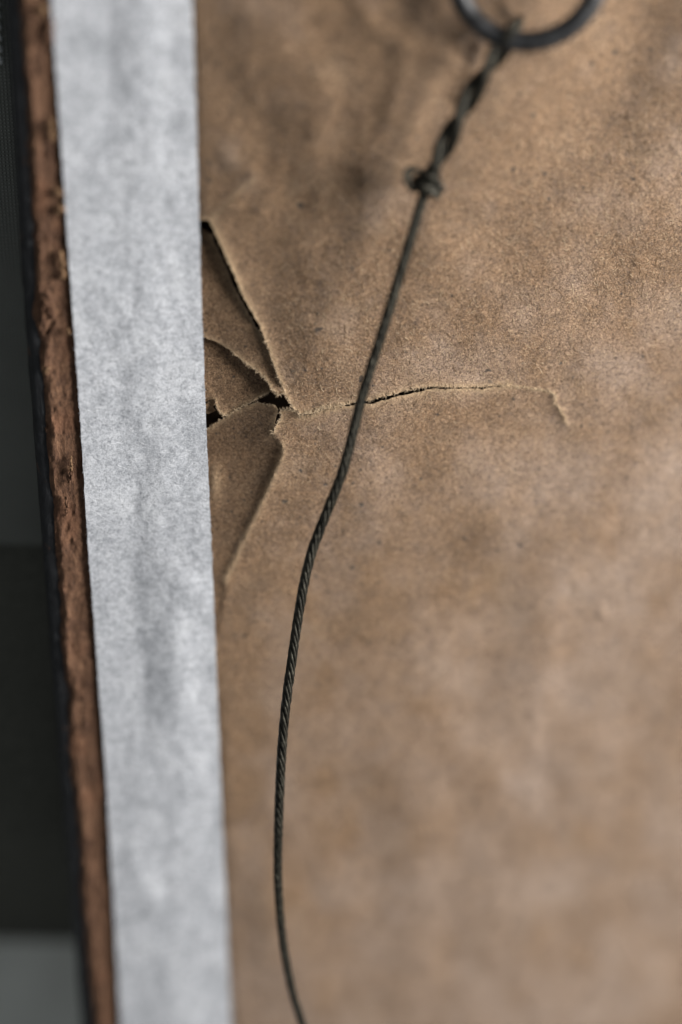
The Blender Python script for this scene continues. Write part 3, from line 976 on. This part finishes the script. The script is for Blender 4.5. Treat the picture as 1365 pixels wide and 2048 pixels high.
# loop over the ring
rp = W(1021, 69, RH)
dirr = axis[-1] - axis[-12]; dirr /= np.linalg.norm(dirr)
near_ = view
LR = Rm * 1.08 + RW
lp = [tw1[-1]] + [rp + LR * (math.cos(q) * near_ + math.sin(q) * dirr) + (q / math.pi - 0.5) * 0.8 * e1 for q in np.radians([-25, 10, 45, 80, 110, 145, 180, 205])] + [tw2[-1]]
loop = cr_spline(lp, 8)[1:-1]
# the tail wraps round the standing wire and ends in a frayed curl
kc = W(853, 366, 10.8)
Tm = main[-1] - main[-8]; Tm /= np.linalg.norm(Tm)
aa = np.cross(Tm, [0, 0, 1]); aa /= np.linalg.norm(aa); bb = np.cross(aa, Tm)
wrap = []
st = tw2[0]; ph0 = math.atan2((st - kc) @ bb, (st - kc) @ aa)
for q in np.linspace(0.12, 1.0, 44):
    ph = ph0 - 2 * math.pi * 1.55 * q
    wrap.append(kc + Tm * (1.6 - 2.7 * q) + (1.75 + 0.25 * q) * (math.cos(ph) * aa + math.sin(ph) * bb))
wrap = np.array(wrap)
end = [wrap[-1], W(838, 378, 11.8), W(825, 377, 11.9), W(817, 365, 11.8), W(818, 350, 11.6), W(829, 340, 11.3), W(842, 342, 11.2)]
endp = cr_spline(end, 8)[1:]
full = np.concatenate([main, tw1[3:], loop, tw2[::-1][1:-2], wrap])
full = resample(full, 0.42)
# smooth a little
for _ in range(3):
    full[1:-1] = 0.25 * full[:-2] + 0.5 * full[1:-1] + 0.25 * full[2:]
wire = empty('hanging_wire', tuple(np.array(W(850, 380, 0)) * MM))
tag(wire, 'thin dark braided hanging wire sagging across the brown paper', 'wire')
wo = np.array(W(850, 380, 0))
T = np.gradient(full, axis=0); T /= np.linalg.norm(T, axis=1)[:, None]
arc = np.r_[0, np.cumsum(np.linalg.norm(np.diff(full, axis=0), axis=1))]
nrm = np.cross(T[0], [0, 0, 1.0]); nrm /= np.linalg.norm(nrm)
N1 = []; N2 = []
for i in range(len(full)):
    nrm = nrm - T[i] * (nrm @ T[i]); nrm /= np.linalg.norm(nrm)
    N1.append(nrm.copy()); N2.append(np.cross(T[i], nrm))
N1 = np.array(N1); N2 = np.array(N2)
NS = 7; RS = 0.34; pitch = 12.0
rr = np.random.default_rng(5)
for s in range(NS):
    ph = 2 * math.pi * s / NS - 2 * math.pi * arc / pitch + 0.28 * vnoise(arc / 6, arc * 0, 200 + s)
    rad = (RW - RS) * (1 + 0.05 * vnoise(arc / 4, arc * 0, 230 + s))
    thin = (0.84 + 0.16 * sstep(60, 160, arc))[:, None]
    P = full + thin * rad[:, None] * (np.cos(ph)[:, None] * N1 + np.sin(ph)[:, None] * N2)
    # frayed ends: every strand leaves the wrap on its own way
    if s < 4:
        e = endp + rr.normal(0, 0.25, 3) + (np.linspace(0, 1, len(endp)) ** 1.5)[:, None] * rr.normal(0, 0.4, 3)
    else:
        k0 = full[-1]; dv = T[-1] * rr.uniform(0.2, 0.7) + rr.normal(0, 0.3, 3)
        e = np.array([P[-1] + dv * q for q in np.linspace(0.3, 1, 5)])
    P = np.concatenate([P, e])
    v, f = tube(P - wo, RS, 6)
    mesh_obj('strand', v, f, M_WIRE, wire)
v, f = tube(full - wo, RW - RS * 1.2, 6)
mesh_obj('core', v, f, M_WIRE, wire)
# end of the short tail sticking out on the right of the knot
v, f = tube(cr_spline([kc - wo, W(868, 362, 12.2) - wo, W(882, 374, 12.6) - wo, W(886, 380, 12.2) - wo], 5), 0.55, 8)
mesh_obj('cut_tail', v, f, M_WIRE, wire)
for i in range(9):
    q = rr.normal(0, 1, 3) * np.array([7, 9, 0.6])
    pth = [kc - wo, W(868 + q[0] * .5, 366 + q[1] * .5, 12 + q[2]) - wo, W(876 + q[0] * 1.3, 368 + q[1] * 1.5, 12.4 + q[2] * 2) - wo]
    v, f = tube(cr_spline(pth, 5), 0.2, 5)
    mesh_obj('frayed_strand', v, f, M_WIRE, wire)
